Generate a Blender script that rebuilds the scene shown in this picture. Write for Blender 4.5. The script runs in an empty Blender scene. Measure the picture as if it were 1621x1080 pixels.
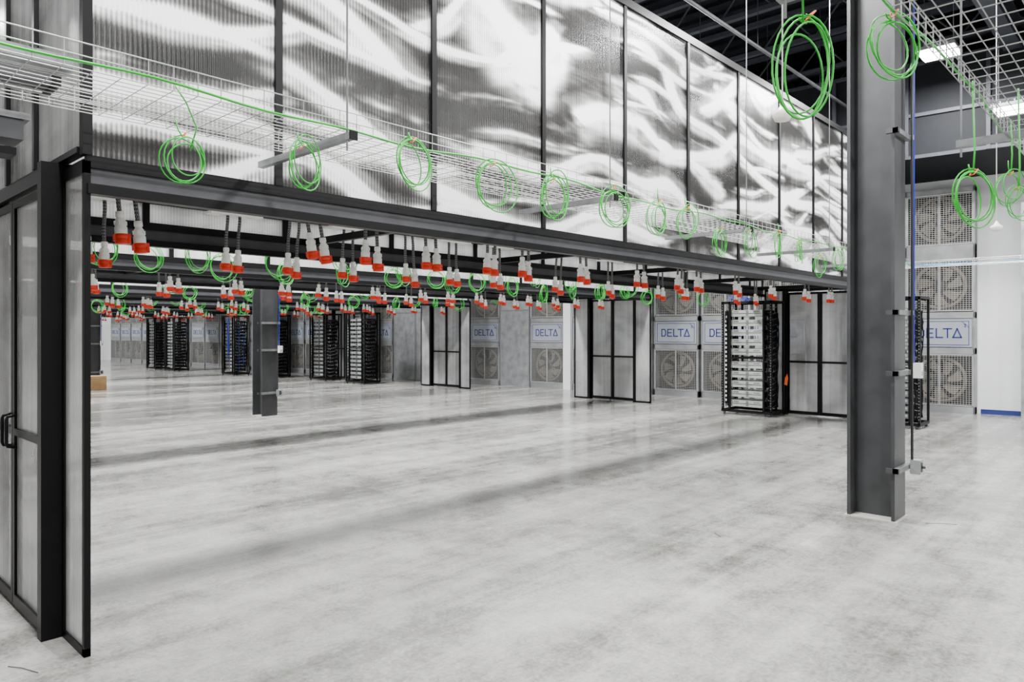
import bpy, math, random
from mathutils import Vector, Matrix, Euler
random.seed(7)
S = bpy.context.scene
COL = S.collection

# ------------------------------------------------------------------ materials
def newmat(name):
    m = bpy.data.materials.new(name); m.use_nodes = True
    nt = m.node_tree; nt.nodes.clear()
    out = nt.nodes.new('ShaderNodeOutputMaterial')
    return m, nt, out
def N(nt, t, **kw):
    n = nt.nodes.new(t)
    for k, v in kw.items():
        if k in n.inputs: n.inputs[k].default_value = v
        else: setattr(n, k, v)
    return n
def L(nt, a, b): nt.links.new(a, b)
def c4(c): return (c[0], c[1], c[2], 1)
def ramp(nt, stops):
    r = nt.nodes.new('ShaderNodeValToRGB'); e = r.color_ramp.elements
    while len(e) < len(stops): e.new(0.5)
    for i, (p, c) in enumerate(stops):
        e[i].position = p
        e[i].color = (c, c, c, 1) if not isinstance(c, tuple) else c4(c)
    return r
def simple(name, col, rough=0.5, metal=0.0, var=0.12, scale=8.0, emit=None, spec=.5):
    m, nt, out = newmat(name)
    b = N(nt, 'ShaderNodeBsdfPrincipled'); b.inputs['Roughness'].default_value = rough
    b.inputs['Metallic'].default_value = metal; b.inputs['Specular IOR Level'].default_value = spec
    tc = N(nt, 'ShaderNodeTexCoord'); no = N(nt, 'ShaderNodeTexNoise'); no.inputs['Scale'].default_value = scale
    no.inputs['Detail'].default_value = 3
    L(nt, tc.outputs['Object'], no.inputs['Vector'])
    r = ramp(nt, [(0.3, tuple(max(0, x*(1-var)) for x in col)), (0.7, tuple(min(1, x*(1+var)) for x in col))])
    L(nt, no.outputs['Fac'], r.inputs['Fac']); L(nt, r.outputs['Color'], b.inputs['Base Color'])
    if emit:
        b.inputs['Emission Color'].default_value = c4(col); b.inputs['Emission Strength'].default_value = emit
    L(nt, b.outputs[0], out.inputs[0]); return m

M = {}
M['black'] = simple('black_anodised_aluminium', (0.003, 0.003, 0.0035), 0.4, spec=.14)
M['track'] = simple('grey_track', (0.045, 0.045, 0.05), 0.4, 0.2, spec=.3)
M['rackblack'] = simple('rack_black', (0.003, 0.003, 0.0035), 0.5, spec=.15)
M['steelgrey'] = simple('painted_column_grey', (0.034, 0.035, 0.037), 0.40, 0.0, 0.22, 4, spec=.3)
M['galv'] = simple('galvanised_steel', (0.36, 0.37, 0.38), 0.38, 0.6, 0.25, 5)
M['channel'] = simple('dull_channel_steel', (0.17, 0.175, 0.18), 0.4, 0.4, 0.25, 9)
M['wire'] = simple('zinc_wire', (0.46, 0.465, 0.455), 0.35, 0.5, 0.05)
M['wiredark'] = simple('zinc_wire_dull', (0.30, 0.305, 0.30), 0.35, 0.5, 0.1)
M['green'] = simple('green_cable', (0.008, 0.36, 0.018), 0.4, 0, 0.1, spec=.3)
M['red'] = simple('red_plug', (0.64, 0.03, 0.008), 0.4, 0, 0.1, spec=.3)
M['white'] = simple('white_plastic', (0.76, 0.75, 0.71), 0.4, 0, 0.04)
M['dark'] = simple('dark_roof', (0.005, 0.0055, 0.008), 0.8, spec=.1)
M['roofsteel'] = simple('roof_steel', (0.03, 0.033, 0.042), 0.5, spec=.3)
M['orange'] = simple('orange_plastic', (0.8, 0.13, 0.02), 0.5)
M['redpipe'] = simple('red_pipe', (0.35, 0.015, 0.012), 0.5)
M['blue'] = simple('blue_cable', (0.005, 0.025, 0.5), 0.4)
M['bluelight'] = simple('light_blue_cable', (0.06, 0.30, 0.5), 0.5)
M['signblue'] = simple('sign_blue', (0.006, 0.018, 0.14), 0.5)
M['signface'] = simple('sign_face', (0.30, 0.32, 0.35), 0.3, 0.2, 0.03)
M['unit'] = simple('cooling_unit_panel', (0.23, 0.235, 0.24), 0.4, 0.3, 0.2, 3)
M['unitdark'] = simple('cooling_unit_interior', (0.03, 0.029, 0.027), 0.7, spec=.1)
M['fan'] = simple('fan_blade_tan', (0.155, 0.138, 0.108), 0.7, spec=.1)
M['fanhub'] = simple('fan_hub_dark', (0.02, 0.02, 0.02), 0.5)
M['grille'] = simple('grille_wire_grey', (0.36, 0.36, 0.355), 0.4, 0.3)
M['wall'] = simple('white_wall_paint', (0.68, 0.69, 0.70), 0.6, 0, 0.03, 1)
M['server'] = simple('server_casing', (0.40, 0.43, 0.40), 0.35, 0.35, 0.1)
M['servergrey'] = simple('server_grey', (0.15, 0.16, 0.16), 0.4, 0.3)
M['soffit'] = simple('soffit_grey', (0.006, 0.007, 0.009), 0.6, spec=.15)
M['card'] = simple('cardboard', (0.45, 0.27, 0.12), 0.8)
M['grout'] = simple('grout', (0.36, 0.35, 0.32), 0.8)
M['lamp'] = simple('led_lens', (1, 1, 1), 0.4, emit=45)

m, nt, out = newmat('braided_cord'); b = N(nt, 'ShaderNodeBsdfPrincipled'); b.inputs['Roughness'].default_value = .6
tc = N(nt, 'ShaderNodeTexCoord'); ck = N(nt, 'ShaderNodeTexChecker'); ck.inputs['Scale'].default_value = 90
ck.inputs['Color1'].default_value = (.004, .004, .004, 1); ck.inputs['Color2'].default_value = (.15, .15, .15, 1)
L(nt, tc.outputs['Object'], ck.inputs['Vector']); L(nt, ck.outputs[0], b.inputs['Base Color']); L(nt, b.outputs[0], out.inputs[0]); M['cord'] = m

# concrete
m, nt, out = newmat('polished_concrete'); b = N(nt, 'ShaderNodeBsdfPrincipled')
tc = N(nt, 'ShaderNodeTexCoord')
mp = N(nt, 'ShaderNodeMapping'); mp.inputs['Scale'].default_value = (0.06, 1.9, 1)
n1 = N(nt, 'ShaderNodeTexNoise'); n1.inputs['Scale'].default_value = 1.0; n1.inputs['Detail'].default_value = 8; n1.inputs['Roughness'].default_value = .65; n1.inputs['Distortion'].default_value = .08
n2 = N(nt, 'ShaderNodeTexNoise'); n2.inputs['Scale'].default_value = 3.0; n2.inputs['Detail'].default_value = 15; n2.inputs['Roughness'].default_value = .82; n2.inputs['Distortion'].default_value = .3
n3 = N(nt, 'ShaderNodeTexNoise'); n3.inputs['Scale'].default_value = 40; n3.inputs['Detail'].default_value = 6; n3.inputs['Roughness'].default_value = .7
n4 = N(nt, 'ShaderNodeTexNoise'); n4.inputs['Scale'].default_value = .6; n4.inputs['Detail'].default_value = 6
L(nt, tc.outputs['Object'], mp.inputs['Vector']); L(nt, mp.outputs[0], n1.inputs['Vector'])
for n_ in (n2, n3, n4): L(nt, tc.outputs['Object'], n_.inputs['Vector'])
def madd(a, k, c=None):
    q = N(nt, 'ShaderNodeMath', operation='MULTIPLY_ADD'); q.inputs[1].default_value = k; q.inputs[2].default_value = 0
    L(nt, a, q.inputs[0])
    if c is not None: L(nt, c, q.inputs[2])
    return q.outputs[0]
v = madd(n1.outputs['Fac'], .30); v = madd(n2.outputs['Fac'], .34, v); v = madd(n3.outputs['Fac'], .16, v); v = madd(n4.outputs['Fac'], .20, v)
r = ramp(nt, [(0.39, (.062, .060, .054)), (0.455, (.15, .147, .137)), (0.51, (.262, .258, .243)), (0.59, (.39, .385, .366))])
L(nt, v, r.inputs['Fac']); L(nt, r.outputs[0], b.inputs['Base Color'])
r2 = ramp(nt, [(0.4, .12), (0.6, .26)]); L(nt, v, r2.inputs['Fac']); L(nt, r2.outputs[0], b.inputs['Roughness'])
b.inputs['Specular IOR Level'].default_value = .5
bp = N(nt, 'ShaderNodeBump'); bp.inputs['Strength'].default_value = .05; L(nt, v, bp.inputs['Height']); L(nt, bp.outputs[0], b.inputs['Normal'])
L(nt, b.outputs[0], out.inputs[0]); M['concrete'] = m

def poly(name, mode, transp, lo, hi, axis='X', spec=.2):
    m, nt, out = newmat(name); b = N(nt, 'ShaderNodeBsdfPrincipled'); b.inputs['Roughness'].default_value = .25; b.inputs['Specular IOR Level'].default_value = spec
    ge = N(nt, 'ShaderNodeNewGeometry'); sp = N(nt, 'ShaderNodeSeparateXYZ'); L(nt, ge.outputs['Position'], sp.inputs[0])
    u = sp.outputs[axis]
    def math_(op, a, c=None, k=None, k2=None):
        q = N(nt, 'ShaderNodeMath', operation=op)
        L(nt, a, q.inputs[0])
        if c is not None: L(nt, c, q.inputs[1])
        elif k is not None: q.inputs[1].default_value = k
        if k2 is not None:
            if isinstance(k2, (int, float)): q.inputs[2].default_value = k2
            else: L(nt, k2, q.inputs[2])
        return q.outputs[0]
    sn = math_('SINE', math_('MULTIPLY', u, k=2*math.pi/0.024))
    def noise(sx, sz, det, dist, off=0, rg=.5):
        mp = N(nt, 'ShaderNodeMapping'); mp.inputs['Scale'].default_value = (sx, 1, sz) if axis == 'X' else (1, sx, sz); mp.inputs['Location'].default_value = (off, off, off)
        n_ = N(nt, 'ShaderNodeTexNoise'); n_.inputs['Scale'].default_value = 1; n_.inputs['Detail'].default_value = det; n_.inputs['Distortion'].default_value = dist; n_.inputs['Roughness'].default_value = rg
        L(nt, ge.outputs['Position'], mp.inputs['Vector']); L(nt, mp.outputs[0], n_.inputs['Vector']); return n_.outputs['Fac']
    if mode == 'painted_reflections':  # wavy reflections of the lights, painted as streaks into the base colour
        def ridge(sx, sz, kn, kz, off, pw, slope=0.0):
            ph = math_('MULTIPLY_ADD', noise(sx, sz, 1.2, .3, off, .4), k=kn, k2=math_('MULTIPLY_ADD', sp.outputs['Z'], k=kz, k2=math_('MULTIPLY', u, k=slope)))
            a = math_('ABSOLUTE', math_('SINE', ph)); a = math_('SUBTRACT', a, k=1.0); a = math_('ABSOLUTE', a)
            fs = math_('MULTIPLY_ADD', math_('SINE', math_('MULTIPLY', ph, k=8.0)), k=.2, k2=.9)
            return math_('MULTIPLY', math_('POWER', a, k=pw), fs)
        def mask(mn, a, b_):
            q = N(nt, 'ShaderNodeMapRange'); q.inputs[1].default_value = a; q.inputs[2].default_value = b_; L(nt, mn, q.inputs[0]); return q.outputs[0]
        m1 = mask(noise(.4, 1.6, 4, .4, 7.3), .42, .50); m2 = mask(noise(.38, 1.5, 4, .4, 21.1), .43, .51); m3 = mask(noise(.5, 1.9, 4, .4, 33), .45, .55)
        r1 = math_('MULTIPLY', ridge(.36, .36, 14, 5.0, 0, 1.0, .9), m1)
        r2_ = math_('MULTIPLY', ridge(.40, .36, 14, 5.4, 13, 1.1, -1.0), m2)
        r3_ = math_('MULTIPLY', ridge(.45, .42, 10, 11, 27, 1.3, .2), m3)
        hz = noise(.7, 3.0, 8, .5, 4, .65); hot_spots = mask(noise(.55, .8, 3, .3, 9), .46, .64)  # second mask paints broad blurry highlights into the sheet colour
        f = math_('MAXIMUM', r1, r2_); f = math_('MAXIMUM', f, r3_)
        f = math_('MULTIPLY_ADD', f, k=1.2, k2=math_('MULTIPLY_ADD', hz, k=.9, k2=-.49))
        f = math_('MULTIPLY_ADD', hot_spots, k=.20, k2=f)
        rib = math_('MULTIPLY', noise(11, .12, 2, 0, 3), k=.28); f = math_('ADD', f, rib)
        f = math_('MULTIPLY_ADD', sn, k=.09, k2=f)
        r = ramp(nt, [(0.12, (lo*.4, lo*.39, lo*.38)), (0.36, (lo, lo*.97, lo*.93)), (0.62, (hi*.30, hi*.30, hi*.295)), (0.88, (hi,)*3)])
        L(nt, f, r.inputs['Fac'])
    elif mode == 'haze':
        hz = noise(.9, 1.3, 6, .6, 4, .6); hv = noise(10, .2, 2, 0, 3)
        f = math_('MULTIPLY_ADD', sn, k=.10, k2=math_('MULTIPLY_ADD', hz, k=1.2, k2=math_('MULTIPLY_ADD', hv, k=.6, k2=-.42)))
        r = ramp(nt, [(0.2, (lo,)*3), (0.8, (hi,)*3)]); L(nt, f, r.inputs['Fac'])
    else:
        f4 = math_('MULTIPLY_ADD', sn, k=.3, k2=.5)
        r = ramp(nt, [(0.1, (lo,)*3), (0.9, (hi,)*3)]); L(nt, f4, r.inputs['Fac'])
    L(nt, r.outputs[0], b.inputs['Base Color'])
    bp = N(nt, 'ShaderNodeBump'); bp.inputs['Strength'].default_value = .25; bp.inputs['Distance'].default_value = .002
    L(nt, sn, bp.inputs['Height']); L(nt, bp.outputs[0], b.inputs['Normal'])
    tr = N(nt, 'ShaderNodeBsdfTransparent'); tl = N(nt, 'ShaderNodeBsdfTranslucent'); L(nt, r.outputs[0], tl.inputs[0])
    mx = N(nt, 'ShaderNodeMixShader'); mx.inputs[0].default_value = .35; L(nt, b.outputs[0], mx.inputs[1]); L(nt, tl.outputs[0], mx.inputs[2])
    mx2 = N(nt, 'ShaderNodeMixShader'); mx2.inputs[0].default_value = transp; L(nt, mx.outputs[0], mx2.inputs[1]); L(nt, tr.outputs[0], mx2.inputs[2])
    L(nt, mx2.outputs[0], out.inputs[0]); return m
M['polyS'] = poly('fluted_polycarbonate_painted_reflections', 'painted_reflections', .09, .055, 1.0)
M['polyE'] = poly('fluted_polycarbonate_end', 'haze', .2, .15, .9, 'Y')
M['polyD'] = poly('fluted_polycarbonate_door', 'haze', .40, .25, .66, 'Y')
M['polyB'] = poly('fluted_polycarbonate_plain', 'haze', .12, .45, .95, 'X')

# ------------------------------------------------------------------ mesh builder
class B:
    def __init__(s): s.v = []; s.f = []; s.mi = []; s.sm = []; s.mats = []
    def mid(s, k):
        if k not in s.mats: s.mats.append(k)
        return s.mats.index(k)
    def add(s, vs, fs, k, smooth=False):
        o = len(s.v); s.v += [tuple(p) for p in vs]; i = s.mid(k)
        for f in fs: s.f.append([o+a for a in f]); s.mi.append(i); s.sm.append(smooth)
    def box(s, x0, x1, y0, y1, z0, z1, k):
        vs = [(x, y, z) for z in (z0, z1) for y in (y0, y1) for x in (x0, x1)]
        s.add(vs, [(0, 2, 3, 1), (4, 5, 7, 6), (0, 1, 5, 4), (2, 6, 7, 3), (0, 4, 6, 2), (1, 3, 7, 5)], k)
    def tube(s, pts, r, k, n=6, closed=False):
        pts = [Vector(p) for p in pts]; m = len(pts); vs = []; prev = None
        for i, p in enumerate(pts):
            if closed: t = pts[(i+1) % m]-pts[i-1]
            else: t = pts[min(i+1, m-1)]-pts[max(i-1, 0)]
            t.normalize()
            if prev is None:
                a = Vector((0, 0, 1)) if abs(t.z) < .9 else Vector((1, 0, 0)); u = t.cross(a).normalized()
            else:
                u = prev-t*prev.dot(t); u = u.normalized() if u.length > 1e-6 else t.orthogonal().normalized()
            prev = u; w = t.cross(u)
            for j in range(n):
                a = 2*math.pi*j/n; vs.append(p+(u*math.cos(a)+w*math.sin(a))*r)
        fs = []
        for i in range(m if closed else m-1):
            for j in range(n):
                a = i*n+j; b_ = i*n+(j+1) % n; c = ((i+1) % m)*n+(j+1) % n; d = ((i+1) % m)*n+j
                fs.append((a, b_, c, d))
        if not closed: fs.append(tuple(range(n))[::-1]); fs.append(tuple((m-1)*n+j for j in range(n)))
        s.add(vs, fs, k, n > 4)
    def lathe(s, prof, k, n=14, c=(0, 0, 0)):
        vs = []
        for (r, z) in prof:
            for j in range(n):
                a = 2*math.pi*j/n; vs.append((c[0]+r*math.cos(a), c[1]+r*math.sin(a), c[2]+z))
        fs = []
        for i in range(len(prof)-1):
            for j in range(n):
                fs.append((i*n+j, i*n+(j+1) % n, (i+1)*n+(j+1) % n, (i+1)*n+j))
        fs.append(tuple(range(n))[::-1]); fs.append(tuple((len(prof)-1)*n+j for j in range(n)))
        s.add(vs, fs, k, True)
    def merge(s, o, mat):
        b0 = len(s.v)
        s.v += [tuple(mat @ Vector(p)) for p in o.v]
        ids = [s.mid(k) for k in o.mats]
        for f, mi, sm in zip(o.f, o.mi, o.sm): s.f.append([b0+a for a in f]); s.mi.append(ids[mi]); s.sm.append(sm)
    def mesh(s, name):
        me = bpy.data.meshes.new(name); me.from_pydata(s.v, [], s.f)
        for k in s.mats: me.materials.append(M[k])
        me.polygons.foreach_set('material_index', s.mi); me.polygons.foreach_set('use_smooth', s.sm)
        me.update(); return me
def obj(name, data, loc=(0, 0, 0), rot=(0, 0, 0), parent=None, label=None, cat=None, group=None, kind=None):
    if isinstance(data, B): data = data.mesh(name)
    o = bpy.data.objects.new(name, data); o.location = loc; o.rotation_euler = rot
    COL.objects.link(o)
    if parent: o.parent = parent
    if label: o['label'] = label
    if cat: o['category'] = cat
    if group: o['group'] = group
    if kind: o['kind'] = kind
    return o
def clone(root, loc, rot=None, label=None, scale=None):
    def cp(o, par):
        n = o.copy(); COL.objects.link(n)
        if par: n.parent = par
        for ch in list(o.children): cp(ch, n)
        return n
    kids = list(root.children)
    n = root.copy(); COL.objects.link(n); n.location = loc
    if rot is not None: n.rotation_euler = rot
    if scale: n.scale = scale
    if label: n['label'] = label
    for ch in kids: cp(ch, n)
    return n

# ------------------------------------------------------------------ camera
TH = math.atan2(.684, .729)
cam = bpy.data.cameras.new('camera'); co = bpy.data.objects.new('camera', cam); COL.objects.link(co)
co.location = (0, 0, 1.6); co.rotation_euler = (math.radians(90), 0, TH-math.radians(90))
cam.sensor_width = 36; cam.lens = 36*1130/1621; cam.shift_y = -15/1621; cam.clip_end = 300; cam.clip_start = .05
S.camera = co
def ratio(px):
    t = (px-810)/1130; return (.729+.684*t)/(.684-.729*t)

# ------------------------------------------------------------------ shell
b = B(); b.box(-8, 17.5, -9, 52, -.2, 0, 'concrete'); obj('floor', b, kind='structure', label='polished light grey mottled concrete floor')
b = B(); b.box(-8, 17.5, -9, 52, 7.2, 7.35, 'dark')
for i in range(64):
    x = -8+i*.4; b.box(x, x+.18, -9, 52, 7.13, 7.2, 'dark')
obj('ceiling', b, kind='structure', label='dark corrugated roof deck')
def wx(Y): return 16.1-.07*(Y-3.4)
WA = math.atan2(-1, .07)
def wloc(Y, z=0, off=0): return (wx(Y)+off, Y, z)
def wallmesh(Ya, Yb, z0, z1, off, th, k):
    bb = B(); a = wx(Ya)+off; c = wx(Yb)+off
    vs = [(a, Ya, z0), (a+th, Ya, z0), (c+th, Yb, z0), (c, Yb, z0), (a, Ya, z1), (a+th, Ya, z1), (c+th, Yb, z1), (c, Yb, z1)]
    bb.add(vs, [(0, 3, 2, 1), (4, 5, 6, 7), (0, 1, 5, 4), (1, 2, 6, 5), (2, 3, 7, 6), (3, 0, 4, 7)], k); return bb
obj('wall_far', wallmesh(-9, 52, 0, 7.1, .25, .2, 'wall'), kind='structure', label='white painted wall')
obj('baseboard_far', wallmesh(-9, 2.85, 0, .09, .22, .03, 'signblue'), kind='structure', label='dark blue baseboard strip')
b = B(); b.box(-8, 13.5, 51.5, 51.7, 0, 7.1, 'wall'); obj('wall_end', b, kind='structure', label='white end wall')
sb = wallmesh(-9, 50, 4.62, 6.3, -2.15, 2.35, 'soffit')
for z in (4.62, 5.35, 6.24): sb.merge(wallmesh(-9, 50, z, z+.06, -2.19, .04, 'roofsteel'), Matrix.Identity(4))
for i in range(48):
    Y = -8.5+1.2*i; sb.merge(wallmesh(Y, Y+.06, 4.62, 6.3, -2.2, .05, 'roofsteel'), Matrix.Identity(4))
obj('trim_1', sb, kind='structure', label='dark framed soffit above cooling wall')
b = B(); b.box(-.12, .12, -.12, 0, 0, 4.45, 'wall'); obj('trim_2', b, loc=wloc(12.35), rot=(0, 0, WA), kind='structure', label='white pilaster between cooling units')
b = B(); b.box(-.03, .03, -.05, .2, 0, 4.0, 'galv'); obj('trim_3', b, loc=wloc(2.15), rot=(0, 0, WA), kind='structure', label='thin white vertical trim on wall')

# ------------------------------------------------------------------ roof joists, beams, pipes
b = B()
b.box(-.05, .05, -9, 40, .5, .58, 'roofsteel'); b.box(-.05, .05, -9, 40, 0, .07, 'roofsteel')
y = -9
while y < 39.2:
    b.tube([(0, y, .03), (0, y+.45, .54)], .018, 'roofsteel', 4); b.tube([(0, y+.45, .54), (0, y+.9, .03)], .018, 'roofsteel', 4); y += .9
j0 = obj('roof_joist', b, loc=(1, 0, 6.5), label='dark steel open web roof joist', cat='roof joist', group='roof joists under the deck')
for i in range(1, 10): clone(j0, (1+1.6*i, 0, 6.5))
for Y in (1.94, 12.7, 22.8):
    b = B(); b.box(-8, 13.6, -.12, .12, 0, .04, 'roofsteel'); b.box(-8, 13.6, -.02, .02, .04, .4, 'roofsteel'); b.box(-8, 13.6, -.12, .12, .4, .44, 'roofsteel')
    obj('roof_girder', b, loc=(0, Y, 6.05), label='dark steel roof girder resting on columns', cat='beam', group='roof girders')
for (Y, z, k, r, lab) in ((6.5, 5.5, 'redpipe', .018, 'thin red sprinkler pipe under the roof'), (4.4, 5.65, 'channel', .025, 'dull steel conduit under the roof'), (5.3, 5.75, 'channel', .02, 'dull steel conduit under the roof'), (9.2, 5.6, 'channel', .035, 'dull steel conduit under the roof')):
    b = B(); b.tube([(-8, Y, z), (13.6, Y, z)], r, k, 8)
    for i in range(9): b.tube([(-7+2.4*i, Y, z), (-7+2.4*i, Y, 7.1)], .006, 'roofsteel', 4)
    obj('ceiling_pipe', b, label=lab, cat='pipe')

# ------------------------------------------------------------------ columns
def column(Y, det):
    e = obj('steel_column', None, loc=(6.54, Y, 0), label='dark grey painted steel wide flange column on concrete floor', cat='column', group='structural columns')
    b = B(); b.box(0, .31, 0, .028, .0, 6.05, 'steelgrey'); b.box(0, .31, .352, .38, 0, 6.05, 'steelgrey'); b.box(.145, .165, .028, .352, 0, 6.05, 'steelgrey')
    obj('column_shaft', b, parent=e)
    b = B(); b.box(-.02, .33, -.02, .40, 0, .008, 'grout'); obj('base_grout', b, parent=e, label='pale grout pad')
    for z in ((3.27, 1.76, 1.25, .44) if det else (1.76, 1.2, .5)):
        b = B(); b.box(-.07, .33, -.045, -.002, z-.02, z+.02, 'channel'); b.box(-.07, -.04, -.05, .05, z-.02, z+.02, 'track'); b.box(.28, .33, -.07, -.04, z-.02, z+.02, 'galv')
        obj('conduit_clamp', b, parent=e, label='grey strut clamp')
    b = B(); b.tube([(.285, -.06, .46), (.285, -.06, 6.0)], .011, 'steelgrey', 8); obj('conduit', b, parent=e, label='thin dark conduit')
    b = B(); b.tube([(.31, -.065, 1.3), (.315, -.065, 3.9), (.305, -.065, 5.5)], .009, 'blue', 6); obj('blue_cable', b, parent=e, label='bright blue cable')
    b = B(); b.box(.26, .35, -.13, -.05, .38, .50, 'galv'); b.lathe([(.018, 0), (.018, .02)], 'fanhub', 10, (.31, -.14, .43)); b.box(.28, .32, -.135, -.13, .40, .48, 'steelgrey')
    obj('junction_box', b, parent=e, label='grey metal outlet box')
    b = B(); b.box(.28, .35, -.13, -.06, 1.2, 1.33, 'white'); b.box(.295, .335, -.135, -.13, 1.22, 1.26, 'galv'); obj('outlet_box', b, parent=e, label='white outlet box')
column(1.75, True); column(12.55, True); column(22.6, True)

# ------------------------------------------------------------------ cooling wall units
grille = B()
W = 1.14
for i in range(24): x = -W/2+.02+i*(W-.04)/23; grille.box(x-.003, x+.003, -.012, -.006, 0, 1.0, 'grille')
for i in range(26): z = i*1.0/25; grille.box(-W/2, W/2, -.018, -.012, z-.0032, z+.0032, 'grille')
for x in (-W/2, -.01, W/2-.02): grille.box(x, x+.02, -.022, -.006, 0, 1.0, 'grille')
for z in (0, .98): grille.box(-W/2, W/2, -.022, -.006, z, z+.02, 'grille')
gm = grille.mesh('grille')
fan = B()
ring = [(.43*math.cos(a), 0, .43*math.sin(a)) for a in [2*math.pi*i/32 for i in range(32)]]
fan.tube(ring, .035, 'fan', 6, True)
for kk in range(7):
    a0 = 2*math.pi*kk/7; vs = []
    for (r, w, sw) in ((.1, .42, 0), (.2, .40, .10), (.30, .38, .2), (.39, .36, .32)):
        for s_ in (-1, 1):
            aa = a0+sw+s_*w*.8; vs.append((r*math.cos(aa), s_*.045, r*math.sin(aa)))
    fan.add(vs, [(0, 1, 3, 2), (2, 3, 5, 4), (4, 5, 7, 6)], 'fan')
fan.merge((lambda q: (q.lathe([(.0, -.03), (.13, -.03), (.13, .05), (.04, .06)], 'fanhub', 16), q)[1])(B()), Matrix.Rotation(math.pi/2, 4, 'X'))
fm = fan.mesh('fan')
body = B()
body.box(-.6, .6, .22, .24, 0, 4.42, 'unitdark')
for x in (-.6, .57): body.box(x, x+.03, -.02, .22, 0, 4.42, 'unit')
for z0, z1 in ((0, .14), (1.16, 1.28), (1.86, 1.98), (3.0, 3.3), (4.32, 4.42)): body.box(-.6, .6, -.02, .22, z0, z1, 'unit')
body.box(-.57, .57, .0, .22, 1.28, 1.86, 'unit')
bm_ = body.mesh('unit_body')
lt = B()
def stroke(pts, w=.016, closed=False):
    n = len(pts)
    for i in range(n if closed else n-1):
        p = Vector((pts[i][0], pts[i][1])); q = Vector((pts[(i+1) % n][0], pts[(i+1) % n][1]))
        d = (q-p).normalized(); p = p-d*w*.5; q = q+d*w*.5; nn = Vector((-d.y, d.x))*w*.5
        c = [p+nn, p-nn, q-nn, q+nn]
        lt.add([(v.x, y_, v.y) for y_ in (0, -.006) for v in c], [(4, 5, 6, 7), (0, 4, 7, 3), (0, 1, 5, 4), (1, 2, 6, 5), (2, 3, 7, 6)], 'signblue')
h = .085; w = .024
def Lx(x, pts, **k): stroke([(x*.95+a*.105, -h+c*2*h) for a, c in pts], w, **k)
Lx(-.39, [(0, 0), (0, 1), (.7, 1), (1, .75), (1, .25), (.7, 0)], closed=True)
Lx(-.22, [(1, 1), (0, 1), (0, 0), (1, 0)]); Lx(-.22, [(0, .5), (.85, .5)])
Lx(-.05, [(0, 1), (0, 0), (1, 0)])
Lx(.09, [(-.1, 1), (1.2, 1)]); Lx(.09, [(.55, 1), (.55, 0)])
Lx(.25, [(0, 0), (.65, 1), (1.3, 0)], closed=True)
stroke([(.415, .17), (.45, .17), (.435, .145), (.45, .12), (.415, .12)], .008)
stroke([(-.50, -.23), (-.50, .23), (.50, .23), (.50, -.23)], .010, True)
stroke([(.38, .23), (.50, .11)], .008)
lm = lt.mesh('lettering')
sg = B(); sg.box(-.55, .55, -.03, -.015, -.27, .27, 'signface'); sm_ = sg.mesh('sign_panel')
e0 = None
ys = [3.5, 4.75, 6.6, 7.88, 9.15, 10.4, 11.65, 13.1, 15.45, 16.8]
ys += [20.2+1.27*i for i in range(18)]
for Y in ys:
    if e0 is None:
        e0 = obj('cooling_unit', None, loc=wloc(Y), rot=(0, 0, WA), label='tall galvanised fan wall unit with mesh guards and blue lettered sign', cat='cooling unit', group='fan wall units')
        obj('cabinet_body', bm_, parent=e0)
        for z in (.65, 2.5, 3.82): obj('fan', fm, loc=(0, .1, z), parent=e0, label='tan bladed fan')
        for z in (.15, 2.0, 3.31): obj('fan_guard', gm, loc=(0, 0, z), parent=e0, label='grey wire mesh guard')
        s_ = obj('sign', sm_, loc=(0, 0, 1.57), parent=e0, label='light grey sign reading DELTA 3 in blue')
        obj('lettering', lm, loc=(0, -.03, 0), parent=s_)
    else: clone(e0, wloc(Y))
pl = B(); pl.box(-.55, .55, 0, .2, 0, 4.42, 'galv'); pl.box(-.55, -.52, -.02, 0, 0, 4.42, 'unit'); pl.box(.52, .55, -.02, 0, 0, 4.42, 'unit'); pl.box(-.52, .52, -.015, 0, 2.2, 2.24, 'unit')
plm = pl.mesh('blank_panel')
for Y in (14.28, 17.98, 19.0): obj('blank_wall_panel', plm, loc=wloc(Y), rot=(0, 0, WA), label='plain galvanised blanking panel between fan units', cat='metal panel', group='blanking panels')

# ------------------------------------------------------------------ containment aisles
XE = 13.65
MX = [.94+1.21*i for i in range(1, 11)]+[13.6]
AIS = [(3.92, 6.0), (8.6, 10.75), (14.42, 16.55), (19.6, 21.7), (24.9, 27.0), (30.2, 32.3), (35.5, 37.6)]
ZT = 4.78
def xend(Y): return min(XE, wx(Y)-.6)
def header(bb, Y, s):
    xe = xend(Y)
    bb.box(1.13, xe, Y, Y+.05, 2.41, 2.47, 'black'); bb.box(1.13, xe, Y+.015, Y+.04, 2.33, 2.41, 'track'); bb.box(1.13, xe, Y-.01, Y+.06, 2.28, 2.33, 'black')
e = obj('containment_wall', None, loc=(0, 0, 0), label='black framed fluted polycarbonate containment wall above open aisle', cat='partition')
b = B(); header(b, 3.92, -1); obj('header_beam', b, parent=e, label='black header beam with grey track')
b = B(); b.box(1.1, XE, 3.91, 3.98, ZT-.03, ZT+.05, 'black'); obj('top_rail', b, parent=e)
xs = [1.13]+MX
for i, x in enumerate(xs):
    b = B(); b.box(x-.022, x+.022, 3.915, 3.965, 2.47, ZT-.03, 'black'); obj('mullion', b, parent=e)
    if i:
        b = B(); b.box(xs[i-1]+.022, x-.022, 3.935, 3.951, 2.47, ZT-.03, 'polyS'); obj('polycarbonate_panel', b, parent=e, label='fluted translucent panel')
e = obj('containment_wall', None, label='black framed translucent containment wall facing a second row', cat='partition')
b = B(); header(b, 6.0, 1); obj('header_beam', b, parent=e)
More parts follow.
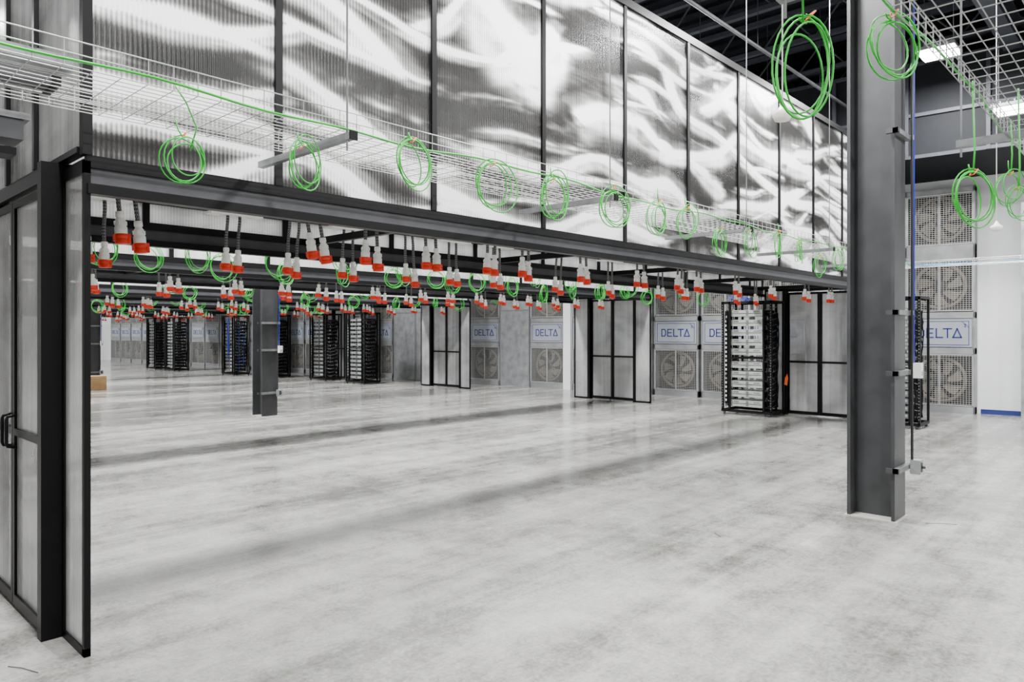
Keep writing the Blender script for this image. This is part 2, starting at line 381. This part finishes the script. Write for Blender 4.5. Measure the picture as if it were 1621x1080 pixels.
for i, x in enumerate(xs):
    b = B(); b.box(x-.025, x+.025, 6.0, 6.06, 2.47, ZT, 'black'); obj('mullion', b, parent=e)
    if i:
        b = B(); b.box(xs[i-1]+.025, x-.025, 6.02, 6.036, 2.47, ZT, 'polyB'); b.box(xs[i-1]+.025, x-.025, 6.0, 6.05, 2.62, 2.66, 'black'); obj('polycarbonate_panel', b, parent=e)
for (a, c) in AIS[1:]:
    for Y in (a, c):
        b = B(); header(b, Y, 1); xe = xend(Y)
        for x in xs:
            if x < xe: b.box(x-.025, x+.025, Y, Y+.06, 2.47, ZT if xe >= XE else 4.45, 'black')
        b.box(1.13, xe, Y, Y+.05, 2.64, 2.68, 'black')
        b.box(1.13, xe, Y+.02, Y+.036, 2.47, ZT if xe >= XE else 4.45, 'polyB')
        obj('containment_wall', b, label='black framed translucent containment wall over aisle row', cat='partition', group='rows of aisle containment walls')
for (a, c) in AIS:
    for x in ([1.13+2.42*i for i in range(6)]):
        b = B(); b.box(x, x+.05, a+.06, c-.01, 2.40, 2.46, 'black')
        obj('aisle_cross_beam', b, label='black aluminium cross beam spanning the aisle', cat='beam', group='aisle cross beams')
e = obj('containment_end_wall', None, label='fluted polycarbonate panels above aisle doors', cat='partition')
b = B(); b.box(1.10, 1.15, 3.98, 6.0, 2.485, 2.515, 'black'); obj('header_beam', b, parent=e)
yy = [3.98, 4.74, 5.38, 6.0]
for i, y in enumerate(yy):
    if 0 < i < 3:
        b = B(); b.box(1.09, 1.15, y-.02, y+.02, 2.515, ZT, 'black'); obj('mullion', b, parent=e)
    if i:
        b = B(); b.box(1.115, 1.13, yy[i-1]+.02, y-.02, 2.515, ZT, 'polyE'); obj('polycarbonate_panel', b, parent=e)

def leafmesh(y0, y1, H):
    b = B(); f = .036
    b.box(-.02, .02, y0, y0+f, .02, H, 'black'); b.box(-.02, .02, y1-f, y1, .02, H, 'black')
    b.box(-.02, .02, y0+f, y1-f, .02, .08, 'black'); b.box(-.02, .02, y0+f, y1-f, H-.04, H, 'black'); b.box(-.02, .02, y0+f, y1-f, 1.0, 1.04, 'black')
    b.box(-.006, .006, y0+f, y1-f, .08, 1.0, 'polyD'); b.box(-.006, .006, y0+f, y1-f, 1.04, H-.04, 'polyD'); return b
def doors(X, a, c, out, lab):
    C = (a+c)/2; e = obj('aisle_double_door', None, loc=(X, C, 0), rot=(0, 0, 0 if out > 0 else math.pi), label=lab, cat='door', group='aisle end doors')
    hw = (c-a)/2; b = B(); fw = .68 if out < 0 else .65
    for s in (-1, 1):
        y0, y1 = sorted((s*.61, s*fw)); b.box(-.02, .11, y0, y1, 0, 2.48, 'black')
    b.box(.03, .11, -.61, .61, 2.37, 2.44, 'black'); obj('door_frame', b, parent=e)
    for s in (-1, 1):
        y0, y1 = sorted((s*fw, s*hw)); b = B()
        b.box(-.015, .015, y0, y0+.03, 0, 2.44, 'black'); b.box(-.015, .015, y1-.03, y1, 0, 2.44, 'black')
        b.box(-.015, .015, y0, y1, 0, .04, 'black'); b.box(-.015, .015, y0, y1, 2.38, 2.44, 'black')
        b.box(-.005, .005, y0+.03, y1-.03, .04, 2.38, 'polyD'); obj('side_panel', b, parent=e)
        y0, y1 = sorted((s*.005, s*.605))
        lf = obj('door_leaf', leafmesh(y0, y1, 2.35), loc=(.07, 0, 0), parent=e)
        h = B(); yh = s*.05
        h.tube([(0.01, yh, .93), (.055, yh, .94), (.06, yh, .955), (.06, yh, 1.095), (.055, yh, 1.11), (.01, yh, 1.12)], .009, 'rackblack', 8)
        obj('handle', h, parent=lf, label='black pull handle')
doors(1.13, 3.92, 6.0, -1, 'black framed translucent double door with loop handles')
for (a, c) in AIS[:5]: doors(XE+.03, a, c, 1, 'black framed translucent double door at end of aisle')

# ------------------------------------------------------------------ cable trays
def tray(x0, x1, y0, y1, z, px, py, r, lab, h=.1, k='wire'):
    b = B()
    n = int(round((y1-y0)/py))
    for i in range(n+1):
        y = y0+(y1-y0)*i/n; b.tube([(x0, y, z), (x1, y, z)], r, k, 4)
    for y in (y0, y1):
        for hz in (h*.5, h): b.tube([(x0, y, z+hz), (x1, y, z+hz)], r*1.15, k, 4)
    x = x0
    while x < x1:
        b.tube([(x, y0, z+h), (x, y0, z)], r, k, 4); b.tube([(x, y0, z), (x, y1, z)], r, k, 4); b.tube([(x, y1, z), (x, y1, z+h)], r, k, 4); x += px
    return obj('wire_mesh_cable_tray', b, label=lab, cat='cable tray')
tray(-.8, 12.6, 3.05, 3.65, 2.6, .1, .05, .0024, 'galvanised wire mesh cable tray hung in front of containment wall')
tray(.5, 12.2, .05, .65, 2.6, .1, .05, .0022, 'galvanised wire mesh cable tray hung on struts beside column', k='wiredark')
TY = [6.55, 7.75, 11.35, 13.5, 17.2, 18.7, 22.0, 24.0, 27.6, 29.3]
for Y in TY: tray(1.5, 12.6, Y, Y+.45, 2.55, .2, .09, .003, 'galvanised wire mesh cable tray with green cable coils', k='wiredark')
for (Y0, Y1, Ys) in ((2.98, 3.91, 3.0), (-.05, .85, .8)):
    for X in (-.2, 2.03, 4.27, 6.5, 8.7, 10.9):
        b = B(); b.box(X-.018, X+.018, Y0, Y1, 2.55, 2.558, 'channel'); b.box(X-.018, X-.013, Y0, Y1, 2.558, 2.586, 'channel'); b.box(X+.013, X+.018, Y0, Y1, 2.558, 2.586, 'channel'); b.box(X-.022, X+.022, Y0-.01, Y0, 2.545, 2.59, 'rackblack')
        e = obj('strut_support', None, label='galvanised channel strut with threaded rod under tray', cat='bracket', group='tray supports')
        obj('channel', b, parent=e)
        b = B(); b.tube([(X, Ys+.03, 2.5), (X, Ys+.03, 6.9)], .005, 'galv', 6); obj('threaded_rod', b, parent=e)
def longcable(Y, z, x0, x1, r=.0045):
    b = B(); pts = []; x = x0
    while x <= x1: pts.append((x, Y+.008*math.sin(x*3.1), z+.012*math.sin(x*2.3)+.008*math.sin(7*x))); x += .12
    b.tube(pts, r, 'green', 6); obj('green_ground_cable', b, label='green ground cable running along the wire tray edge', cat='cable')
longcable(3.03, 2.612, -.8, 12.5, .0055); longcable(.665, 2.64, .5, 12, .005)
for Y in TY[:6]: longcable(Y-.015, 2.57, 1.5, 12.5)

def coilmesh(R, ex, tail, seed, loops=4, r=.0038):
    rnd = random.Random(seed); b = B(); pts = []
    n = 26
    tot = loops*n
    px_ = rnd.uniform(0, 6); fx = rnd.uniform(2.0, 3.2)
    for i in range(tot+1):
        a = math.pi/2+2*math.pi*i/n; l = i/n
        rr = R*(1+.14*math.sin(l*fx+seed)+.06*math.sin(2*a+seed))
        pts.append((rr*math.cos(a)+.018*math.sin(l*2+seed), .02*math.sin(l*3.3)+.05*(l/loops-.5)*math.cos(a+seed), rr*ex*math.sin(a)+.018*math.cos(l*1.7+px_)-R*ex*.9))
    t = pts[0]; lead = [(t[0]*.2-.03, 0, tail), (t[0]*.5-.025, 0, tail*.5), (t[0]*.8-.01, 0, tail*.15)] if tail > 0 else []
    b.tube(lead+pts, r, 'green', 6)
    z0 = t[2]
    b.tube([(t[0]-.012, -.014, z0-.02), (t[0]+.012, -.014, z0+.008), (t[0]+.008, .014, z0+.008), (t[0]-.012, .014, z0-.02)], .003, 'orange', 5, True)
    return b.mesh('coil')
coils = [coilmesh(R, ex, tl, sd, lp) for R, ex, tl, sd, lp in ((.10, 1.25, .12, 1, 4), (.11, 1.1, .03, 2, 4), (.11, 1.2, .05, 3, 4), (.12, 1.05, .02, 4, 3), (.095, 1.3, .06, 5, 4), (.105, 1.1, .1, 6, 3))]
def coil(x, y, ztop, k, rz=0, lab='loosely wound green cable coil hanging from wire tray', sc=1, g='green cable coils'):
    o = obj('green_cable_coil', coils[k % 6], loc=(x, y, ztop), rot=(0, random.uniform(-.15, .15), rz), label=lab, cat='cable coil', group=g)
    o.scale = sc if isinstance(sc, tuple) else (sc, sc, sc); return o
for i, (px, zc) in enumerate(((288, 2.307), (480, 2.387), (653, 2.505), (783, 2.48), (878, 2.49), (970, 2.49), (1042, 2.488), (1088, 2.51), (1140, 2.386), (1187, 2.45), (1232, 2.48), (1265, 2.47), (1298, 2.35), (1327, 2.46))):
    s_ = [.72, .82, .95, 1.05, 1.05, 1.1, 1, 1, .95, .95, .95, .9, .95, 1][i]
    coil(2.99*ratio(px), 2.99, zc+.11*s_, [0, 4, 2, 3, 4, 1, 0, 5, 1, 3, 0, 4, 5, 1][i], random.uniform(-.25, .25), sc=s_)
b = B(); X = 3.0*ratio(300); b.tube([(X, 3.0, 2.35), (X+.03, 3.0, 2.45), (X-.01, 3.01, 2.55), (X-.05, 3.02, 2.61)], .0033, 'green', 6); obj('green_cable_lead', b, label='green cable lead dropping from tray', cat='cable')
coil(.68*ratio(1410), .68, 2.595, 1, -.5, 'green cable coil hanging beside steel column', .78)
bigm = coilmesh(.092, 2.0, .02, 8, 4, .0036)
o = obj('green_cable_coil', bigm, loc=(1.0*ratio(1274), 1.0, 2.72), rot=(0, .06, -.75), label='large elongated green cable coil hanging from above', cat='cable coil', group='green cable coils')
b = B(); X = ratio(1276); b.tube([(X-.03, 1.0, 2.72), (X-.05, 1.0, 3.1), (X-.2, .95, 3.3), (X-.4, .8, 3.15), (X-.5, .67, 2.7)], .004, 'green', 6)
obj('green_cable_lead', b, label='green cable rising over tray edge', cat='cable')
for px, y, zt, s_ in ((1540, .62, 2.24, .8), (1600, .60, 2.36, .62), (1612, .5, 2.20, .5)):
    X = y*ratio(px); coil(X, y, zt, [2, 5, 3][int(px > 1590)+int(px > 1605)], -.6, 'green cable coil dangling below wire tray', s_)
    b = B(); b.tube([(X, y, zt), (X+.03, y, zt+.1), (X-.01, y, 2.62)], .0033, 'green', 6); obj('green_cable_lead', b, label='green cable lead dropping from tray', cat='cable')
for ti, Y in enumerate(TY[:8]):
    x = 2.0
    while x < 12.4:
        if x/Y > .27: coil(x, Y-.02, 2.50-random.uniform(0, .18), random.randrange(6), random.uniform(-.5, .5), 'green cable coil hanging from tray between aisle rows', 1.05, 'green coils on aisle trays')
        x += .78 if ti < 2 else 1.2

# ------------------------------------------------------------------ plugs
def cordB():
    b = B(); b.tube([(0, 0, 0), (.004, 0, -.14), (-.004, 0, -.28), (0, 0, -.40)], .0135, 'cord', 8); return b
def bodyB():
    b = B(); b.lathe([(.018, -.375), (.023, -.378), (.024, -.405), (.019, -.410), (.019, -.416), (.027, -.426), (.031, -.455), (.030, -.462), (.034, -.468), (.034, -.507)][::-1], 'white', 14)
    for a in range(6):
        c_, s_ = math.cos(a*math.pi/3), math.sin(a*math.pi/3); b.box(c_*.031-.004, c_*.031+.004, s_*.031-.004, s_*.031+.004, -.455, -.432, 'white')
    return b
def redB():
    b = B(); b.lathe([(.029, -.565), (.036, -.562), (.037, -.540), (.034, -.536), (.034, -.531), (.038, -.527), (.037, -.512), (.034, -.506)], 'red', 14)
    b.box(.031, .045, -.02, .02, -.562, -.505, 'red'); b.box(-.044, -.033, -.012, .012, -.548, -.51, 'red'); return b
cm, bm2, rm = cordB().mesh('cord'), bodyB().mesh('plug_body'), redB().mesh('plug_collar')
wb = B()
for q in (cordB(), bodyB(), redB()): wb.merge(q, Matrix.Identity(4))
wmesh = wb.mesh('power_plug')
LAB = 'white and red industrial power connector on braided cord'
p0 = obj('power_connector', None, loc=(0, 0, 0), label=LAB, cat='power plug', group='hanging power connectors')
obj('cord', cm, parent=p0, label='black and grey braided cord'); obj('plug_housing', bm2, parent=p0, label='white housing'); obj('plug_collar', rm, parent=p0, label='red collar with lid')
first = [True]; cnt = [0]
def plug(x, y, zt, full, ty=0):
    rot = (random.uniform(-.04, .04), ty, 0)
    cnt[0] += 1
    if full:
        if first[0]: p0.location = (x, y, zt); p0.rotation_euler = rot; first[0] = False
        else: clone(p0, (x, y, zt), rot)
    else: obj('power_connector', wmesh, loc=(x, y, zt), rot=rot, label=LAB, cat='power plug', group='hanging power connectors')
br = B(); br.box(-.22, .22, .02, .07, 0, .018, 'white'); br.box(-.22, .22, -.07, -.02, 0, .018, 'white'); br.box(-.22, -.13, -.02, .02, 0, .018, 'white'); br.box(.13, .22, -.02, .02, 0, .018, 'white')
for x in (-.17, .17): br.tube([(x, 0, .018), (x, 0, .15)], .006, 'galv', 6)
brm = br.mesh('bracket')
def busway(Y, z, x0=1.3):
    b = B(); xe = min(13.3, xend(Y)); b.box(x0, xe, Y-.03, Y+.03, z, z+.07, 'black'); b.box(x0, xe, Y-.035, Y+.035, z+.03, z+.04, 'track')
    obj('overhead_busway', b, label='black overhead busway rail with cord drops', cat='busway', group='overhead busways')
def pair(X, Y, zt, full, brk=False, tilt=None):
    d = random.uniform(.045, .052); tl = random.uniform(-.07, .07) if tilt is None else tilt
    if brk: tl *= .5
    for s in (-1, 1): plug(X+s*d, Y, zt-random.uniform(0, .05)*(s > 0), full, ty=tl+s*random.uniform(-.02, .005))
    if brk: obj('cord_bracket', brm, loc=(X, Y, 2.55), label='pale metal plate bracket carrying two cord drops', cat='bracket', group='cord drop brackets')
busway(4.5, 2.72, 1.4)
for px in (195, 488, 588, 680, 780, 833, 922, 1013, 1078, 1105, 1165, 1222, 1278, 1315):
    X = 4.5*ratio(px)
    if X < 13.2: pair(X, 4.5, 2.67, True, False, -.16 if px == 488 else None)
busway(5.7, 2.70, 1.4)
for px in (152, 370, 466, 551, 646, 715, 785, 885, 965, 1045, 1085, 1165, 1195):
    X = 5.7*ratio(px)
    if X < 13.2: pair(X, 5.7, 2.66, True, px not in (466, 646))
stuff = B(); 
for ai, (a, c) in enumerate(AIS[1:]):
    for Y in (a+.55, c-.35):
        busway(Y, 2.70, 1.3); x = 1.7
        while x < min(13.2, xend(Y)-.3):
            hit = any(abs(x-.3-rx) < .45 and ry-.1 < Y < ry+1.1 for rx, ry in ((12.6, 17.9), (12.6, 20.0), (12.3, 22.7), (11.9, 24.9), (11.5, 29.2), (11.45, 31.0)))
            if x/Y > .285 and not hit:
                if cnt[0] < 298: pair(x, Y, 2.66, False)
                else:
                    for s in (-.06, .06): stuff.merge(wb, Matrix.Translation((x+s, Y, 2.66)) @ Matrix.Rotation(random.uniform(-.1, .1), 4, 'Y'))
            x += random.uniform(.58, 1.0)
obj('power_connectors', stuff, kind='stuff', label='distant rows of white and red hanging power connectors', cat='power plug', group='hanging power connectors')

# ------------------------------------------------------------------ racks
def rackframe():
    b = B(); Wd, D, H = .6, 1.0, 2.18
    for x in (0, Wd-.04):
        for y in (0, .14, D-.18, D-.04):
            b.box(x, x+.04, y, y+.035, .08, H, 'rackblack')
        b.box(x, x+.04, 0, D, .05, .10, 'rackblack'); b.box(x, x+.04, 0, D, H-.05, H, 'rackblack'); b.box(x, x+.03, .17, D-.18, 1.08, 1.11, 'rackblack')
    for y in (0, D-.04):
        b.box(.04, Wd-.04, y, y+.04, .05, .10, 'rackblack'); b.box(.04, Wd-.04, y, y+.04, H-.04, H, 'rackblack')
    b.box(.04, Wd-.04, .04, D-.04, H-.015, H-.005, 'rackblack')
    for x in (.03, Wd-.03):
        for y in (.05, D-.05): b.lathe([(.025, 0), (.025, .05)], 'fanhub', 8, (x, y, 0))
    return b
def cables(k, D0, seed, k2=None):
    rnd = random.Random(seed); b = B()
    for i in range(20):
        x = .06+.025*i; pts = [(x+rnd.uniform(-.02, .02), D0+rnd.uniform(-.03, .03), .15+j*.2) for j in range(10)]
        b.tube(pts, .010, k2 if (k2 and i % 7 == 0) else k, 5)
    for j in range(18):
        z = .2+j*.11; b.tube([(.06, D0, z), (.2, D0-.04, z-.03), (.45, D0, z)], .006, 'servergrey', 5)
    if k2:
        for i in range(4): b.tube([(-.01+rnd.uniform(-.01, .01), .35+.04*i, 2.1), (-.02, .4+.03*i, 1.7+rnd.uniform(-.2, .2)), (-.02, .35+.03*i, 1.2), (.0, .4+.03*i, rnd.uniform(.5, .9))], .008, 'blue', 5)
    return b
def rackholes(b):
    for z in [0.15+.05*i for i in range(40)]:
        for y in (.012, .832+.14): b.box(-.002, 0, y, y+.012, z, z+.02, 'servergrey')
sv = B(); sv.box(0, .46, 0, .66, 0, .12, 'server'); sv.box(0, .46, -.012, 0, .005, .115, 'rackblack'); sv.box(-.003, 0, .05, .62, .05, .06, 'rackblack'); sv.box(-.003, 0, .3, .35, .01, .11, 'servergrey'); sv.box(-.003, 0, .5, .6, .075, .105, 'servergrey'); sv.box(-.003, 0, .08, .2, .075, .1, 'channel')
svm = sv.mesh('server')
sv = B(); sv.box(0, .46, 0, .66, 0, .08, 'servergrey'); sv.box(0, .46, -.012, 0, .005, .075, 'rackblack'); sv.box(-.003, 0, .03, .28, .025, .065, 'server'); sv.box(-.003, 0, .38, .62, .025, .05, 'server'); sv.box(-.003, 0, .3, .34, .02, .07, 'rackblack')
svd = sv.mesh('server')
fr = rackframe(); rackholes(fr); frm = fr.mesh('rack_frame'); 
c1 = cables('rackblack', .10, 3).mesh('cables'); c2 = cables('rackblack', .10, 4, 'blue').mesh('cables'); c3 = cables('rackblack', .92, 5).mesh('cables')
pdu = B(); pdu.box(.05, .10, .9, .95, .2, 2.0, 'rackblack'); 
for i in range(20): pdu.box(.045, .05, .91, .94, .25+i*.085, .29+i*.085, 'white')
pdm = pdu.mesh('power_strip')
RK = 'open black equipment rack with stacked servers and cables'
def rack(X, Y, blue=False, lab=RK, near=False):
    e = obj('server_rack', None, loc=(X, Y, 0), label=lab, cat='server rack', group='open frame server racks')
    obj('rack_frame', frm, parent=e); obj('cable_bundle', c2 if blue else c1, parent=e); obj('cable_bundle', c3, parent=e)
    obj('power_strip', pdm, parent=e, label='power strip with white outlets')
    z = .16
    while z < 2.0:
        dk = not near
        obj('server', svd if dk else svm, loc=(X+.07, Y+.18, z), label='dark grey rack server' if dk else 'light grey rack server with dark front', cat='server', group='servers mounted in racks')
        z += (.25 if .9 < z < 1.15 else .185) if near else .125
rack(12.95, 5.55, near=True); rack(13.0, 3.1)
rack(12.6, 17.9); rack(12.6, 20.0); rack(12.3, 22.7); rack(11.9, 24.9, True, 'open black equipment rack with bright blue cables'); rack(11.5, 29.2); rack(11.45, 31.0)
b = B(); b.add([(0, 0, 0), (.1, -.02, -.02), (.09, .0, -.16), (-.01, .01, -.13), (.03, -.03, .08)], [(0, 1, 2, 3), (0, 1, 4)], 'orange')
obj('orange_tag', b, loc=(13.5, 5.52, .72), label='orange paper tag hanging on rack corner', cat='tag')
b = B()
for y in (0, .1, .2, .3): b.tube([(y, 1.0, 0), (y, 4.0, 0)], .0025, 'wire', 4)
for i in range(31): b.tube([(0, 1+i*.1, .08), (0, 1+i*.1, 0), (.3, 1+i*.1, 0), (.3, 1+i*.1, .08)], .0025, 'wire', 4)
for x in (0, .3): b.tube([(x, 1.0, .08), (x, 4.0, .08)], .0025, 'wire', 4)
e = obj('network_cable_tray', b, loc=(13.0, 0, 2.66), label='wire tray carrying pale blue network cables over racks', cat='cable tray')
b = B()
for i in range(3): b.tube([(.06+.08*i, 1+.3*j, .02+.02*math.sin(j+i)) for j in range(11)], .006, 'bluelight', 5)
obj('network_cables', b, loc=(13.0, 0, 2.66), label='pale blue network cables in overhead tray', cat='cable')
b = B()
rn = random.Random(3)
for i in range(5): b.tube([(rn.uniform(0, .2), rn.uniform(.4, .9), 0.0), (rn.uniform(0, .2), rn.uniform(.4, .9), .09), (rn.uniform(0, .2), rn.uniform(.4, .9), .04), (rn.uniform(.2, .4), rn.uniform(.4, .9), 0)], .007, 'blue', 5)
obj('blue_cable_bundle', b, loc=(13.0, 5.6, 2.19), label='bundle of blue cables on top of rack', cat='cable')

# ------------------------------------------------------------------ busway boxes near the left end, sensors, carton
b = B(); b.box(-.2, .74, 3.35, 3.5, 2.36, 2.46, 'track'); b.box(-.2, .76, 3.34, 3.51, 2.44, 2.465, 'channel'); b.box(.5, .6, 3.345, 3.35, 2.38, 2.43, 'white'); b.box(.52, .58, 3.34, 3.345, 2.39, 2.40, 'redpipe')
b.box(-.2, .72, 3.37, 3.48, 2.30, 2.33, 'black'); b.box(.3, .34, 3.40, 3.44, 2.33, 2.36, 'black')
obj('busway_end_box', b, label='grey busway end section with white label', cat='busway')
b = B(); b.box(-.3, .85, 3.12, 3.22, 2.61, 2.66, 'channel'); b.box(-.3, .86, 3.36, 3.50, 2.61, 2.69, 'steelgrey'); b.box(.84, .87, 3.35, 3.51, 2.605, 2.70, 'black')
for i in range(9): b.box(-.25+.12*i, -.23+.12*i, 3.115, 3.225, 2.66, 2.668, 'track')
obj('cable_raceway', b, label='grey metal raceway lying in the cable tray', cat='cable raceway')
def sensor(px, d, z, lab):
    t = (px-810)/1130; X = d*(.729+.684*t); Y = d*(.684-.729*t)
    b = B(); b.lathe([(.02, -.045), (.045, -.04), (.06, -.01), (.06, .01), (.03, .03), (.012, .06), (.006, .07)], 'white', 20)
    e = obj('pendant_sensor', None, loc=(X, Y, z), label=lab, cat='sensor')
    obj('sensor_head', b, parent=e)
    b = B(); b.tube([(0, 0, .05), (0, 0, 7.1-z)], .005, 'white', 6); obj('pendant_cable', b, parent=e)
sensor(1238, 4.5, 2.97, 'white round sensor hanging on thin white pendant cable'); sensor(1577, 8.0, 2.77, 'small white sensor on pendant cable beside wall')
b = B(); b.box(0, .5, 0, .4, 0, .38, 'card'); b.box(0, .5, .18, .22, .38, .384, 'white'); b.box(-.002, .502, -.002, .402, .30, .305, 'unitdark')
obj('cardboard_box', b, loc=(6.2, 21.6, 0), label='brown cardboard carton standing beside column', cat='box')
def floorpt(px, py):
    d = 1808/(py-525); t = (px-810)/1130; return (d*(.729+.684*t), d*(.684-.729*t))
for (p, q) in (((1465, 829), (1515, 831)), ((12, 1056), (60, 1066)), ((1130, 842), (1140, 850))):
    a = floorpt(*p); c = floorpt(*q); b = B(); b.tube([(a[0], a[1], .003), ((a[0]+c[0])/2, (a[1]+c[1])/2+.02, .004), (c[0], c[1], .003)], .0018, 'steelgrey', 6)
    obj('wire_offcut', b, label='short dark wire offcut lying on floor', cat='debris')

# ------------------------------------------------------------------ lights
def fixture(X, Y, z=5.9, P=430):
    b = B(); b.box(-.27, .27, -.27, .27, .03, .08, 'galv')
    for i in range(6): b.box(-.25, .25, -.23+.09*i, -.21+.09*i, .08, .12, 'galv')
    e = obj('led_high_bay_light', None, loc=(X, Y, z), label='square white LED high bay fixture hung under the roof', cat='light fixture', group='high bay lights')
    obj('housing', b, parent=e)
    b = B(); b.box(-.24, -.02, -.24, .24, .0, .03, 'lamp'); b.box(.02, .24, -.24, .24, .0, .03, 'lamp'); obj('lens', b, parent=e)
    b = B(); b.tube([(0, -.2, .12), (0, -.2, 7.1-z)], .004, 'galv', 5); b.tube([(0, .2, .12), (0, .2, 7.1-z)], .004, 'galv', 5); obj('suspension_wire', b, parent=e)
    l = bpy.data.lights.new('high_bay_lamp', 'AREA'); l.shape = 'RECTANGLE'; l.size = .52; l.size_y = .52; l.energy = P
    lo = bpy.data.objects.new('high_bay_lamp', l); lo.location = (0, 0, -.03); COL.objects.link(lo); lo.parent = e
for Y in (-3, 2.75, 7.5, 12.0, 18, 23.9, 28.5, 34, 39):
    for X in (1.0, 5.0, 9.0, 12.6):
        if X > 12 and Y > 33: continue
        fixture(X, Y, P=(540 if Y < 5 else 680)*(.75 if X > 12 else 1))
fixture(13.1, 1.85, 4.95, 40)
w = bpy.data.worlds.new('world'); S.world = w; w.use_nodes = True
bg = w.node_tree.nodes['Background']; bg.inputs[0].default_value = (1, .985, .96, 1); bg.inputs[1].default_value = 0.85
